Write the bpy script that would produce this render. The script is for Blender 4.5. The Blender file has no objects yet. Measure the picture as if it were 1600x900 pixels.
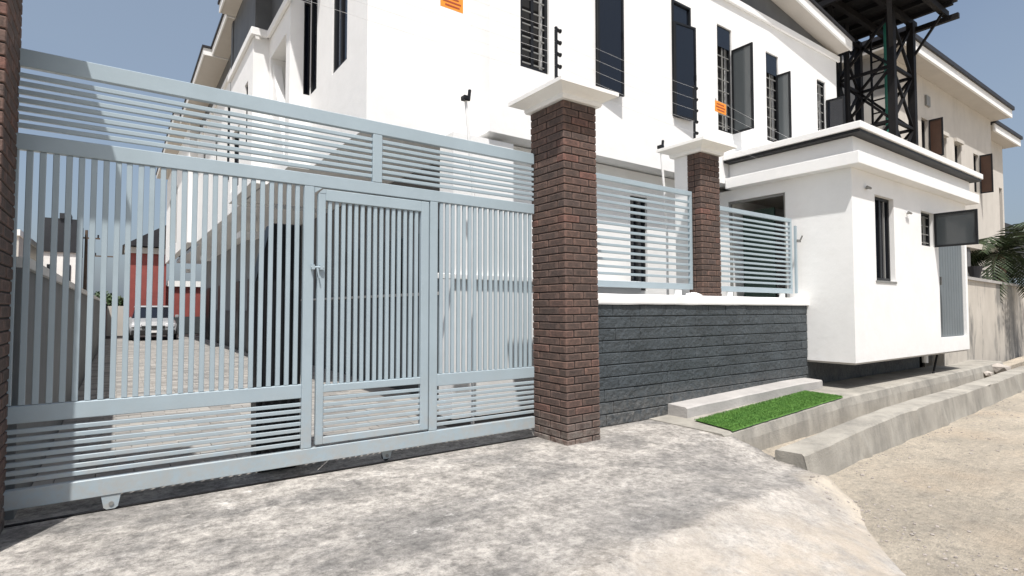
import bpy, bmesh, math, random
from mathutils import Vector, Matrix
random.seed(7)
S = bpy.context.scene
R = math.radians

# ------------------------------------------------------------------ camera, sky, sun, exposure
H = 1.3
cam_d = bpy.data.cameras.new('camera'); cam = bpy.data.objects.new('camera', cam_d)
S.collection.objects.link(cam); S.camera = cam
cam_d.sensor_width = 36.0; cam_d.lens = 862.0/1600*36; cam_d.clip_start = 0.05; cam_d.clip_end = 2000
cam.location = (0, 0, H)
cam.rotation_euler = (R(90+2.19), 0, R(54.51-90))

SUN_DIR = Vector((0.55, 0.835, -2.0)).normalized()      # direction the light travels
W = bpy.data.worlds.new('World'); S.world = W; W.use_nodes = True
wn = W.node_tree.nodes; wl = W.node_tree.links
sky = wn.new('ShaderNodeTexSky'); sky.sky_type = 'NISHITA'; sky.sun_disc = False
sky.sun_elevation = math.asin(-SUN_DIR.z)
sky.sun_rotation = math.atan2(-SUN_DIR.x, -SUN_DIR.y)
sky.air_density = 1.0; sky.dust_density = 4.0; sky.ozone_density = 1.0
hz = wn.new('ShaderNodeMix'); hz.data_type = 'RGBA'; hz.inputs[7].default_value = (2.45, 3.0, 3.7, 1)     # thin uneven harmattan haze over the blue
ntx = wn.new('ShaderNodeTexNoise'); ntx.inputs['Scale'].default_value = 1.6; ntx.inputs['Detail'].default_value = 5; ntx.inputs['Roughness'].default_value = .5
gtx = wn.new('ShaderNodeTexCoord'); wl.new(gtx.outputs['Generated'], ntx.inputs['Vector'])
mrg = wn.new('ShaderNodeMapRange'); mrg.inputs[1].default_value = .35; mrg.inputs[2].default_value = .65; mrg.inputs[3].default_value = .22; mrg.inputs[4].default_value = .55
wl.new(ntx.outputs['Fac'], mrg.inputs[0]); wl.new(mrg.outputs[0], hz.inputs[0]); wl.new(sky.outputs[0], hz.inputs[6])
wl.new(hz.outputs[2], wn['Background'].inputs[0]); wn['Background'].inputs[1].default_value = 0.12
sd = bpy.data.lights.new('sun', 'SUN'); so = bpy.data.objects.new('sun', sd); S.collection.objects.link(so)
sd.energy = 5.0; sd.angle = R(0.8); sd.color = (1.0, 0.965, 0.925)
so.rotation_euler = SUN_DIR.to_track_quat('-Z', 'Y').to_euler(); so.location = (-10, -20, 30)
S.view_settings.view_transform = 'Standard'; S.view_settings.look = 'None'
S.view_settings.exposure = 0.27; S.view_settings.gamma = 1.0; S.view_settings.use_curve_mapping = False
S.cycles.max_bounces = 8

# ------------------------------------------------------------------ materials
def newmat(name, col, rough=0.7, metal=0.0, spec=0.5):
    m = bpy.data.materials.new(name); m.use_nodes = True
    b = m.node_tree.nodes['Principled BSDF']
    b.inputs['Base Color'].default_value = (*col, 1); b.inputs['Roughness'].default_value = rough
    b.inputs['Metallic'].default_value = metal; b.inputs['Specular IOR Level'].default_value = spec
    return m
class NT:
    def __init__(s, m): s.m = m; s.t = m.node_tree; s.b = s.t.nodes['Principled BSDF']; s.tc = s.t.nodes.new('ShaderNodeTexCoord'); s.geo = None
    def n(s, ty, **kw):
        x = s.t.nodes.new(ty)
        for k, v in kw.items(): setattr(x, k, v)
        return x
    def l(s, a, b): s.t.links.new(a, b)
    def pos(s):
        if not s.geo: s.geo = s.n('ShaderNodeNewGeometry')
        return s.geo.outputs['Position']
    def noise(s, scale, detail=4, rough=0.55, stretch=None, vec=None, off=0):
        x = s.n('ShaderNodeTexNoise'); x.inputs['Scale'].default_value = scale; x.inputs['Detail'].default_value = detail; x.inputs['Roughness'].default_value = rough
        v = vec or s.pos()
        if stretch or off:
            mp = s.n('ShaderNodeMapping'); mp.inputs['Scale'].default_value = stretch or (1, 1, 1); mp.inputs['Location'].default_value = (off, off*.7, off*.3); s.l(v, mp.inputs[0]); v = mp.outputs[0]
        s.l(v, x.inputs['Vector']); return x.outputs['Fac']
    def ramp(s, fac, stops):
        r = s.n('ShaderNodeValToRGB'); e = r.color_ramp.elements
        while len(e) < len(stops): e.new(0.5)
        for i, (p, c) in enumerate(stops):
            e[i].position = p; e[i].color = (*c, 1) if len(c) == 3 else c
        s.l(fac, r.inputs[0]); return r.outputs[0]
    def mix(s, fac, a, b, mode='MIX'):
        x = s.n('ShaderNodeMix', data_type='RGBA', blend_type=mode)
        for sock, v in ((x.inputs[0], fac), (x.inputs[6], a), (x.inputs[7], b)):
            if hasattr(v, 'links'): s.l(v, sock)
            elif isinstance(v, (int, float)): sock.default_value = v
            else: sock.default_value = (*v, 1)
        return x.outputs[2]
    def bump(s, h, strength=0.3, dist=0.01):
        x = s.n('ShaderNodeBump'); x.inputs['Strength'].default_value = strength; x.inputs['Distance'].default_value = dist
        s.l(h, x.inputs['Height']); s.l(x.outputs[0], s.b.inputs['Normal'])
    def col(s, c): s.l(c, s.b.inputs['Base Color'])
g3 = lambda v: (v, v, v)
M = {}
def paint(name, col, rough=.6, var=.06, dirt=0.0, dirtcol=(.3, .28, .25), bump=.15, bscale=60, bdist=.004, streak=False):
    m = newmat(name, col, rough); t = NT(m)
    a = tuple(min(1, c*(1+var)) for c in col); b = tuple(c*(1-var) for c in col)
    c = t.ramp(t.noise(2.3, 6, .6), [(.3, b), (.7, a)])
    if dirt:
        f = t.ramp(t.noise(3.1, 7, .7, stretch=(1, 1, .18) if streak else None, off=11), [(.48, (0, 0, 0)), (.78, g3(dirt))])
        c = t.mix(f, c, dirtcol)
    t.col(c)
    if bump: t.bump(t.noise(bscale, 5, .6), bump, bdist)
    M[name] = m; return m
paint('white', (.77, .77, .76), .65, .025, .22, (.62, .61, .585), .3, 7, .012)
paint('white_cap', (.80, .79, .76), .65, .04, .25, (.55, .52, .48), .2, 40)
paint('gate_paint', (.315, .385, .425), .42, .05, .3, (.25, .305, .325), .05, 90)
paint('charcoal_paint', (.044, .054, .061), .6, .25, .35, (.08, .087, .09), 1.0, 15, .035)
paint('charcoal_joint', (.026, .031, .035), .8, .1)
paint('cladding', (.085, .09, .095), .6, .2, .5, (.13, .13, .125), .3, 30, streak=True)
paint('soffit', (.50, .47, .43), .8, .05, .2, (.4, .37, .33))
paint('grey_wall', (.11, .11, .115), .7, .08, .3, (.14, .14, .14))
paint('dado', (.045, .05, .052), .6, .2)
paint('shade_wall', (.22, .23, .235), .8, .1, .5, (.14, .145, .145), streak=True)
paint('beige', (.50, .47, .425), .8, .05, .5, (.37, .345, .31), .2, 30, streak=True)
paint('roof_black', (.03, .03, .034), .5, .2)
paint('frame_black', (.014, .015, .017), .4, .2, bump=0)
paint('steel_black', (.009, .0085, .009), .6, .3, .4, (.022, .015, .012))
paint('door_grey', (.125, .147, .16), .5, .05, .3, (.10, .12, .13), .1, 20)
paint('bar_grey', (.20, .20, .19), .5, .1, bump=0)
paint('pipe_green', (.02, .16, .11), .45, .2, bump=0)
paint('curtain', (.05, .085, .07), .9, .2)
paint('red_paint', (.24, .055, .045), .7, .12, .4, (.19, .05, .045))
paint('concrete_kerb', (.30, .283, .248), .9, .22, .95, (.135, .13, .118), .6, 55, .012, streak=True)
paint('drain_mud', (.12, .105, .085), .9, .3, .5, (.2, .18, .15), .8, 20, .02)
paint('footing', (.37, .355, .34), .9, .12, .6, (.26, .25, .24), .6, 35, .01)
paint('orange', (.80, .28, .03), .5, .08, bump=0)
paint('sign_ink', (.35, .06, .02), .6, .1, bump=0)
paint('trunk', (.12, .085, .06), .9, .3, .5, (.06, .045, .035), .8, 25, .02)
paint('rubble', (.33, .30, .27), .9, .3, .6, (.2, .17, .14), .8, 25, .02)
paint('brown_wood', (.05, .025, .016), .35, .2)
paint('terracotta', (.45, .16, .08), .7, .2)
paint('car_silver', (.28, .29, .30), .3, .02, bump=0)
paint('rubber', (.012, .012, .012), .8, .1)
paint('wire', (.68, .68, .68), .4, .05, bump=0)
paint('dark_build', (.016, .018, .022), .7, .2)
def dust(mat, z0, z1, col, amt):
    t = NT(M[mat]); lk = t.b.inputs['Base Color'].links[0].from_socket
    sx = t.n('ShaderNodeSeparateXYZ'); t.l(t.pos(), sx.inputs[0]); mr = t.n('ShaderNodeMapRange'); mr.inputs[1].default_value = z1; mr.inputs[2].default_value = z0; t.l(sx.outputs[2], mr.inputs[0])
    ml = t.n('ShaderNodeMath', operation='MULTIPLY'); t.l(mr.outputs[0], ml.inputs[0]); t.l(t.ramp(t.noise(11, 8, .75, off=41), [(.38, g3(0)), (.62, g3(amt))]), ml.inputs[1])
    c = t.mix(ml.outputs[0], lk, col)
    if mat == 'gate_paint':
        f = t.ramp(t.noise(75, 4, .6, off=3), [(.70, g3(0)), (.76, g3(.6))]); c = t.mix(f, c, (.20, .17, .14))      # chips
    t.col(c)
dust('gate_paint', .08, .75, (.36, .33, .29), .6); dust('charcoal_paint', -.05, .45, (.24, .22, .195), .55); dust('white', -.2, .9, (.52, .47, .40), .35)
for q in ('frame_black', 'steel_black', 'roof_black'): M[q].node_tree.nodes['Principled BSDF'].inputs['Specular IOR Level'].default_value = .18
M['glass'] = newmat('glass', (.006, .008, .013), .06, 0, .6)
M['glass_grey'] = newmat('glass_grey', (.075, .085, .09), .12, 0, .7)
M['glass_mid'] = newmat('glass_mid', (.045, .052, .056), .12, 0, .6)
M['headlight'] = newmat('headlight', (.7, .7, .72), .1)
M['interior'] = newmat('interior', (.012, .012, .012), .9)  # near-black colour standing in for the shade of unlit rooms
def mk_wall_neigh():
    m = newmat('stained_wall', (.5, .46, .4), .9); t = NT(m)
    c = t.ramp(t.noise(1.3, 6, .6), [(.3, (.42, .385, .335)), (.7, (.53, .49, .43))])
    f = t.ramp(t.noise(1.1, 6, .62, stretch=(1, 1, .45), off=3), [(.50, g3(0)), (.60, g3(.85))])
    t.col(t.mix(f, c, (.16, .155, .145))); t.bump(t.noise(30, 6, .6), .4, .01); M['stained_wall'] = m
mk_wall_neigh()
def mk_brick(name, stops, joint=False):
    m = newmat(name, (.1, .05, .04), .85); t = NT(m)
    oi = t.n('ShaderNodeObjectInfo')
    c = t.ramp(oi.outputs['Random'], stops)
    sp = t.n('ShaderNodeSeparateXYZ'); t.l(t.tc.outputs['Generated'], sp.inputs[0]); ax = []
    def mth(op, a, b=None):
        x = t.n('ShaderNodeMath', operation=op)
        for i, v in enumerate((a, b)):
            if v is None: continue
            if hasattr(v, 'links'): t.l(v, x.inputs[i])
            else: x.inputs[i].default_value = v
        return x.outputs[0]
    for i in range(3): ax.append(mth('MULTIPLY', mth('ABSOLUTE', mth('SUBTRACT', sp.outputs[i], .5)), 2.0))
    tot = mth('ADD', mth('ADD', ax[0], ax[1]), ax[2]); mx = mth('MAXIMUM', mth('MAXIMUM', ax[0], ax[1]), ax[2]); mi = mth('MINIMUM', mth('MINIMUM', ax[0], ax[1]), ax[2])
    sec = mth('SUBTRACT', mth('SUBTRACT', tot, mx), mi)                    # distance to the rim of each face
    wob = mth('ADD', sec, mth('MULTIPLY', mth('SUBTRACT', t.noise(40, 3, .6), .5), .35))
    c = t.mix(t.ramp(wob, [(.62, g3(0)), (.78, g3(.65))]), t.mix(1.0, c, (.74, .76, .77), 'MULTIPLY'), t.mix(1.0, c, (1.32, 1.3, 1.3), 'MULTIPLY'))
    c = t.mix(.75, c, t.ramp(t.noise(28, 6, .7), [(.25, g3(.35)), (.5, g3(.95)), (.8, (1.6, 1.45, 1.4))]), 'MULTIPLY')
    f = t.ramp(t.noise(9, 5, .65, off=5), [(.55, g3(0)), (.75, g3(.5))])
    c = t.mix(f, c, (.05, .035, .03))
    t.col(c); t.bump(t.noise(55, 6, .7), .8, .008); M[name] = m
mk_brick('brick', [(0, (.085, .058, .048)), (.35, (.11, .072, .058)), (.6, (.135, .082, .064)), (.85, (.10, .07, .06)), (.93, (.12, .078, .063)), (1, (.17, .085, .066))])
dust('brick', -.05, .30, (.33, .30, .265), .7)
paint('mortar', (.018, .014, .013), .95, .2)
def mk_paver():
    m = newmat('paver', (.3, .29, .28), .85); t = NT(m)
    oi = t.n('ShaderNodeObjectInfo')
    vor = t.n('ShaderNodeTexWhiteNoise', noise_dimensions='2D')
    sn = t.n('ShaderNodeVectorMath', operation='SNAP'); sn.inputs[1].default_value = (.25, .125, 1)
    t.l(t.pos(), sn.inputs[0]); t.l(sn.outputs[0], vor.inputs['Vector'])
    c = t.ramp(vor.outputs[0], [(0, (.17, .165, .16)), (.5, (.24, .235, .225)), (1, (.33, .32, .30))])
    c = t.mix(t.ramp(t.noise(1.2, 5, .6), [(.4, g3(0)), (.7, g3(.5))]), c, (.36, .335, .30))
    t.col(c); t.bump(t.noise(80, 4, .6), .4, .004); M['paver'] = m
mk_paver()
def mk_drive():
    m = newmat('drive_concrete', (.3, .27, .24), .9); t = NT(m)
    c = t.ramp(t.noise(3.0, 12, .78), [(.32, (.19, .18, .165)), (.45, (.33, .31, .283)), (.55, (.455, .427, .39)), (.70, (.60, .565, .52))])
    f = t.ramp(t.noise(.95, 9, .68, stretch=(1, 1.6, 1), off=4.3), [(.485, g3(0)), (.60, g3(.80))])     # grey cement film and tyre dirt
    c = t.mix(f, c, t.mix(.72, c, (.135, .133, .13)))
    f3 = t.ramp(t.noise(6.5, 11, .84, stretch=(.8, 1.4, 1), off=2), [(.55, g3(0)), (.65, g3(.75))])
    c = t.mix(f3, c, (.155, .148, .14))
    f2 = t.ramp(t.noise(2.2, 11, .80, stretch=(1, 1.5, 1), off=9), [(.585, g3(0)), (.66, g3(.85))])    # pale plaster splashes
    c = t.mix(f2, c, (.66, .635, .60))
    f5 = t.ramp(t.noise(17, 9, .8, off=13), [(.38, g3(.5)), (.52, g3(1)), (.64, g3(1.28))]); c = t.mix(.9, c, f5, 'MULTIPLY')
    vo = t.n('ShaderNodeTexVoronoi', feature='DISTANCE_TO_EDGE'); vo.inputs['Scale'].default_value = .75; wv = t.n('ShaderNodeVectorMath', operation='ADD')
    nn = t.n('ShaderNodeTexNoise'); nn.inputs['Scale'].default_value = 2.2; nn.inputs['Detail'].default_value = 8; t.l(t.pos(), nn.inputs['Vector'])
    sc_ = t.n('ShaderNodeVectorMath', operation='SCALE'); sc_.inputs['Scale'].default_value = .7; t.l(nn.outputs['Color'], sc_.inputs[0]); t.l(t.pos(), wv.inputs[0]); t.l(sc_.outputs[0], wv.inputs[1]); t.l(wv.outputs[0], vo.inputs['Vector'])
    ck = t.mix(1.0, t.ramp(vo.outputs['Distance'], [(0, g3(.7)), (.004, g3(.5)), (.007, g3(0))]), t.ramp(t.noise(.8, 3, .5, off=31), [(.52, g3(0)), (.62, g3(.55))]), 'MULTIPLY'); c = t.mix(ck, c, (.17, .16, .15))      # hairline cracks
    f4 = t.ramp(t.noise(45, 6, .7, off=7), [(.3, g3(.55)), (.5, g3(1)), (.75, g3(1.3))])
    c = t.mix(.6, c, f4, 'MULTIPLY')
    sx = t.n('ShaderNodeSeparateXYZ'); t.l(t.pos(), sx.inputs[0])
    def mth(op, a, b):
        x = t.n('ShaderNodeMath', operation=op)
        for i, v in enumerate((a, b)):
            if hasattr(v, 'links'): t.l(v, x.inputs[i])
            else: x.inputs[i].default_value = v
        return x.outputs[0]
    dd = mth('ADD', mth('SUBTRACT', sx.outputs[1], mth('ADD', mth('MULTIPLY', sx.outputs[0], .09), 1.86)), mth('MULTIPLY', mth('SUBTRACT', t.noise(3.5, 8, .75, off=17), .5), .45))
    zone = mth('MULTIPLY', t.ramp(mth('MULTIPLY', dd, .5), [(.0, g3(0)), (.02, g3(1)), (.28, g3(.75)), (.62, g3(0))]), t.ramp(mth('MULTIPLY', sx.outputs[0], .2), [(.3, g3(0)), (.52, g3(1)), (.86, g3(1)), (.98, g3(.3))]))
    zone = mth('MULTIPLY', zone, t.ramp(t.noise(1.9, 7, .7, off=23), [(.36, g3(.15)), (.6, g3(.85))]))
    c = t.mix(zone, c, t.mix(.5, c, (.18, .177, .172)))
    low = t.ramp(mth('MULTIPLY', dd, -1), [(.0, g3(0)), (.04, g3(.35)), (1, g3(.35))])
    c = t.mix(low, c, (.52, .485, .44))                                        # sandy, reddish lower apron
    mr = t.n('ShaderNodeMapRange'); mr.inputs[1].default_value = 2.3; mr.inputs[2].default_value = 1.55; t.l(sx.outputs[1], mr.inputs[0])
    ml = t.n('ShaderNodeMath', operation='MULTIPLY'); t.l(mr.outputs[0], ml.inputs[0]); t.l(t.ramp(t.noise(2.6, 7, .7, off=1), [(.40, g3(0)), (.56, g3(.95))]), ml.inputs[1])
    c = t.mix(ml.outputs[0], c, t.mix(.35, (.50, .425, .335), c))
    e2 = mth('ADD', mth('SUBTRACT', sx.outputs[0], 4.93), mth('MULTIPLY', mth('SUBTRACT', 2.4, sx.outputs[1]), .42))          # sand drifted over the broken edge
    e2 = mth('ADD', mth('ADD', e2, .72), mth('MULTIPLY', mth('SUBTRACT', t.noise(3.2, 9, .75, off=27), .5), 1.3))
    e2 = mth('MULTIPLY', t.ramp(e2, [(.30, g3(0)), (.62, g3(.95))]), t.ramp(mth('SUBTRACT', 2.75, sx.outputs[1]), [(.2, g3(0)), (.5, g3(1))]))
    c = t.mix(e2, c, t.mix(t.noise(14, 9, .8, off=5), (.38, .335, .275), (.66, .585, .475)))
    t.col(c)
    ad = t.n('ShaderNodeMath', operation='ADD'); t.l(t.noise(5, 8, .7), ad.inputs[0]); t.l(t.noise(60, 6, .7), ad.inputs[1])
    t.bump(ad.outputs[0], .75, .025); M['drive_concrete'] = m
mk_drive()
def mk_sand():
    m = newmat('sand', (.4, .33, .26), .95); t = NT(m)
    c = t.ramp(t.noise(1.1, 8, .65, stretch=(1, 1.8, 1)), [(.3, (.42, .375, .31)), (.5, (.55, .485, .39)), (.7, (.65, .575, .465)), (.85, (.72, .65, .54))])
    f = t.ramp(t.noise(3.2, 8, .75, stretch=(.7, 1.5, 1), off=6), [(.52, g3(0)), (.66, g3(.7))])
    c = t.mix(f, c, (.36, .325, .275))
    f5 = t.ramp(t.noise(21, 9, .8, off=13), [(.34, g3(.62)), (.52, g3(1)), (.68, g3(1.25))]); c = t.mix(.9, c, f5, 'MULTIPLY')
    f2 = t.ramp(t.noise(14, 6, .7, off=3), [(.58, g3(0)), (.7, g3(.6))]); c = t.mix(f2, c, (.25, .22, .19))
    f3 = t.ramp(t.noise(.5, 4, .6, off=8), [(.5, g3(0)), (.7, g3(.45))]); c = t.mix(f3, c, (.62, .48, .34))
    c = t.mix(.5, c, t.ramp(t.noise(90, 5, .7), [(.3, g3(.55)), (.7, g3(1.3))]), 'MULTIPLY')
    t.col(c)
    ad = t.n('ShaderNodeMath', operation='ADD'); t.l(t.noise(7, 8, .7), ad.inputs[0]); t.l(t.noise(70, 6, .7), ad.inputs[1])
    t.bump(ad.outputs[0], 1.0, .04); M['sand'] = m
mk_sand()
def mk_leaf(name, a, b, rough=.6):
    m = newmat(name, a, rough); t = NT(m)
    t.col(t.ramp(t.noise(9, 4, .6), [(.3, a), (.7, b)])); M[name] = m
mk_leaf('turf', (.055, .15, .022), (.10, .215, .038), .9)
mk_leaf('palm_leaf', (.018, .035, .014), (.045, .07, .025), .5)
mk_leaf('bush_leaf', (.02, .045, .015), (.05, .085, .03), .6)

# ------------------------------------------------------------------ mesh helpers
COL = S.collection.objects
WL = {}
class MB:
    def __init__(s): s.v = []; s.f = []
    def add(s, vs, fs):
        o = len(s.v); s.v += [tuple(map(float, p)) for p in vs]; s.f += [tuple(i+o for i in q) for q in fs]; return s
    def box(s, x0, x1, y0, y1, z0, z1):
        return s.add([(x0, y0, z0), (x1, y0, z0), (x1, y1, z0), (x0, y1, z0), (x0, y0, z1), (x1, y0, z1), (x1, y1, z1), (x0, y1, z1)],
                     [(0, 3, 2, 1), (4, 5, 6, 7), (0, 1, 5, 4), (1, 2, 6, 5), (2, 3, 7, 6), (3, 0, 4, 7)])
    def prism(s, pts, vec):
        n = len(pts); vec = Vector(vec)
        vs = [Vector(p) for p in pts]; vs += [p+vec for p in vs]
        return s.add(vs, [tuple(range(n))[::-1], tuple(range(n, 2*n))]+[(i, (i+1) % n, n+(i+1) % n, n+i) for i in range(n)])
    def cyl(s, p0, p1, r0, r1=None, n=8):
        p0 = Vector(p0); p1 = Vector(p1); r1 = r0 if r1 is None else r1
        d = (p1-p0).normalized(); u = d.orthogonal().normalized(); w = d.cross(u)
        vs = []
        for p, r in ((p0, r0), (p1, r1)):
            for i in range(n):
                a = 2*math.pi*(i+.5)/n; vs.append(p+u*math.cos(a)*r+w*math.sin(a)*r)
        return s.add(vs, [tuple(range(n))[::-1], tuple(range(n, 2*n))]+[(i, (i+1) % n, n+(i+1) % n, n+i) for i in range(n)])
    def bar(s, p0, p1, a, b=None, up=(0, 0, 1)):
        """rectangular bar a x b along p0-p1"""
        b = b or a; p0 = Vector(p0); p1 = Vector(p1); d = (p1-p0).normalized()
        u = Vector(up).cross(d)
        u = d.orthogonal() if u.length < 1e-4 else u
        u.normalize(); w = d.cross(u)
        vs = []
        for p in (p0, p1):
            for i, j in ((-1, -1), (1, -1), (1, 1), (-1, 1)): vs.append(p+u*i*a/2+w*j*b/2)
        return s.add(vs, [(0, 3, 2, 1), (4, 5, 6, 7), (0, 1, 5, 4), (1, 2, 6, 5), (2, 3, 7, 6), (3, 0, 4, 7)])
    def grid(s, fn, nu, nv):
        o = len(s.v)
        for j in range(nv+1):
            for i in range(nu+1): s.v.append(tuple(fn(i/nu, j/nv)))
        for j in range(nv):
            for i in range(nu):
                a = o+j*(nu+1)+i; s.f.append((a, a+1, a+nu+2, a+nu+1))
        return s
    def mesh(s, name, mat, off=(0, 0, 0), bev=0, smooth=False, recalc=True, seg=1):
        me = bpy.data.meshes.new(name)
        me.from_pydata([(p[0]-off[0], p[1]-off[1], p[2]-off[2]) for p in s.v], [], s.f)
        if recalc or bev:
            bm = bmesh.new(); bm.from_mesh(me)
            if recalc: bmesh.ops.recalc_face_normals(bm, faces=bm.faces)
            if bev: bmesh.ops.bevel(bm, geom=bm.edges[:], offset=bev, segments=seg, affect='EDGES', clamp_overlap=True)
            bm.to_mesh(me); bm.free()
        if smooth: me.polygons.foreach_set('use_smooth', [True]*len(me.polygons))
        me.materials.append(M[mat]); me.update(); return me
    def build(s, name, mat, parent=None, bev=0, smooth=False, recalc=True, seg=1):
        xs = list(zip(*s.v)); org = ((min(xs[0])+max(xs[0]))/2, (min(xs[1])+max(xs[1]))/2, min(xs[2]))
        return link(name, s.mesh(name, mat, org, bev, smooth, recalc, seg), parent, org)
def link(name, data, parent=None, loc=(0, 0, 0), rot=None):
    o = bpy.data.objects.new(name, data); COL.link(o)
    loc = Vector(loc); WL[o.name] = loc
    if parent is not None:
        o.parent = parent; o.location = loc-WL[parent.name]
    else: o.location = loc
    if rot: o.rotation_euler = rot
    return o
CACHE = {}
def bx(name, x0, x1, y0, y1, z0, z1, mat, parent=None, bev=0.0):
    """one box piece; alike pieces share mesh data"""
    d = (round(x1-x0, 4), round(y1-y0, 4), round(z1-z0, 4)); k = (d, mat, bev)
    if k not in CACHE:
        CACHE[k] = MB().box(-d[0]/2, d[0]/2, -d[1]/2, d[1]/2, -d[2]/2, d[2]/2).mesh(name, mat, bev=bev)
    return link(name, CACHE[k], parent, ((x0+x1)/2, (y0+y1)/2, (z0+z1)/2))
def tag(o, label, cat, group=None):
    o['label'] = label; o['category'] = cat
    if group: o['group'] = group
    return o
def thing(name, label, cat, loc, group=None):
    return tag(link(name, None, None, loc), label, cat, group)
def struct(o): o['kind'] = 'structure'; return o
def copy_tree(o, delta, parent=None):
    c = o.copy(); COL.link(c)
    WL[c.name] = WL[o.name]+Vector(delta)
    if parent is None: c.location = o.location+Vector(delta)
    else: c.parent = parent
    for ch in list(o.children): copy_tree(ch, delta, c)
    return c
def wall(name, axis, plane, t, a0, a1, z0, z1, holes, mat, parent):
    """wall facing -Y (axis 'y') or -X (axis 'x') with rectangular holes (a0,a1,z0,z1) cut through its thickness"""
    A = sorted({a0, a1, *[h for q in holes for h in q[:2]]}); Z = sorted({z0, z1, *[h for q in holes for h in q[2:]]})
    def solid(i, j):
        if i < 0 or j < 0 or i >= len(A)-1 or j >= len(Z)-1: return False
        a = (A[i]+A[i+1])/2; z = (Z[j]+Z[j+1])/2
        return not any(q[0] < a < q[1] and q[2] < z < q[3] for q in holes)
    P = (lambda a, d, z: (a, plane+d, z)) if axis == 'y' else (lambda a, d, z: (plane+d, a, z))
    mb = MB()
    for i in range(len(A)-1):
        for j in range(len(Z)-1):
            if not solid(i, j): continue
            a, b, c, d = A[i], A[i+1], Z[j], Z[j+1]
            for dd in (0, t): mb.add([P(a, dd, c), P(b, dd, c), P(b, dd, d), P(a, dd, d)], [(0, 1, 2, 3)])
            for (ii, jj, e0, e1) in ((i-1, j, (a, c), (a, d)), (i+1, j, (b, c), (b, d)), (i, j-1, (a, c), (b, c)), (i, j+1, (a, d), (b, d))):
                if not solid(ii, jj): mb.add([P(e0[0], 0, e0[1]), P(e1[0], 0, e1[1]), P(e1[0], t, e1[1]), P(e0[0], t, e0[1])], [(0, 1, 2, 3)])
    xs = list(zip(*mb.v)); org = ((min(xs[0])+max(xs[0]))/2, (min(xs[1])+max(xs[1]))/2, min(xs[2]))
    me = bpy.data.meshes.new(name)
    me.from_pydata([tuple(p[k]-org[k] for k in range(3)) for p in mb.v], [], mb.f)
    bm = bmesh.new(); bm.from_mesh(me); bmesh.ops.remove_doubles(bm, verts=bm.verts, dist=1e-4); bmesh.ops.recalc_face_normals(bm, faces=bm.faces); bm.to_mesh(me); bm.free()
    me.materials.append(M[mat]); return link(name, me, parent, org)
def window(parent, axis, plane, a0, a1, z0, z1, depth=.05, fw=.045, bars=0, vbars=(), mullion=(), panes='glass', pane_depth=.03, leaf=None):
    """frame set into the hole, pane, burglar bars; leaf=(hinge side, angle) adds an opened casement"""
    def B(mb, a, b, c, d, e, f):       # a..b along wall, c..d depth, e..f height
        if axis == 'y': mb.box(a, b, plane+c, plane+d, e, f)
        else: mb.box(plane+c, plane+d, a, b, e, f)
        return mb
    m = MB(); d0, d1 = depth, depth+.05; g = .002
    B(m, a0+g, a0+fw, d0, d1, z0+g, z1-g); B(m, a1-fw, a1-g, d0, d1, z0+g, z1-g)
    B(m, a0+fw, a1-fw, d0+.001, d1-.001, z0+g, z0+fw); B(m, a0+fw, a1-fw, d0+.001, d1-.001, z1-fw, z1-g)
    w = m.build('window', 'frame_black', parent)
    B(MB(), a0+fw*.6, a1-fw*.6, d0+pane_depth, d0+pane_depth+.008, z0+fw*.6, z1-fw*.6).build('pane', panes, w)  # with panes='interior': a dark backing sheet painted as room shade, not glass
    for q in mullion: B(MB(), q-.022, q+.022, d0+.004, d0+.028, z0+fw, z1-fw).build('mullion', 'frame_black', w)
    for q in vbars: B(MB(), q-.012, q+.012, d0+.006, d0+.02, z0+fw, z1-fw).build('bar', 'bar_grey', w)
    for k in range(bars):
        z = z0+(z1-z0)*(k+.5)/bars
        B(MB(), a0+fw, a1-fw, d0+.008, d0+.022, z-.008, z+.008).build('bar', 'bar_grey', w)
    return w
def leaf(parent, hinge, wdt, z0, z1, ang, pane='glass_grey'):
    """opened casement leaf; hinge=(x,y); ang = direction of the leaf in the plan, degrees from +X"""
    d = Vector((math.cos(R(ang)), math.sin(R(ang)), 0)); n = Vector((-d.y, d.x, 0)); h = Vector((hinge[0], hinge[1], 0))
    def slab(a, b, t0, t1, c, e):
        return [h+d*a+n*t0+Vector((0, 0, c)), h+d*b+n*t0+Vector((0, 0, c)), h+d*b+n*t0+Vector((0, 0, e)), h+d*a+n*t0+Vector((0, 0, e))], n*(t1-t0)
    m = MB(); f = .035
    for a, b, c, e in ((0, f, z0, z1), (wdt-f, wdt, z0, z1), (f, wdt-f, z0, z0+f), (f, wdt-f, z1-f, z1)): m.prism(*slab(a, b, -.016, .016, c, e))
    o = m.build('casement_leaf', 'frame_black', parent)
    MB().prism(*slab(f*.7, wdt-f*.7, -.004, .004, z0+f*.7, z1-f*.7)).build('pane', pane, o)
    MB().prism(*slab(wdt-.03, wdt-.012, -.03, .03, (z0+z1)/2-.12, (z0+z1)/2-.02)).build('handle', 'frame_black', o)
    return o

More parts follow.
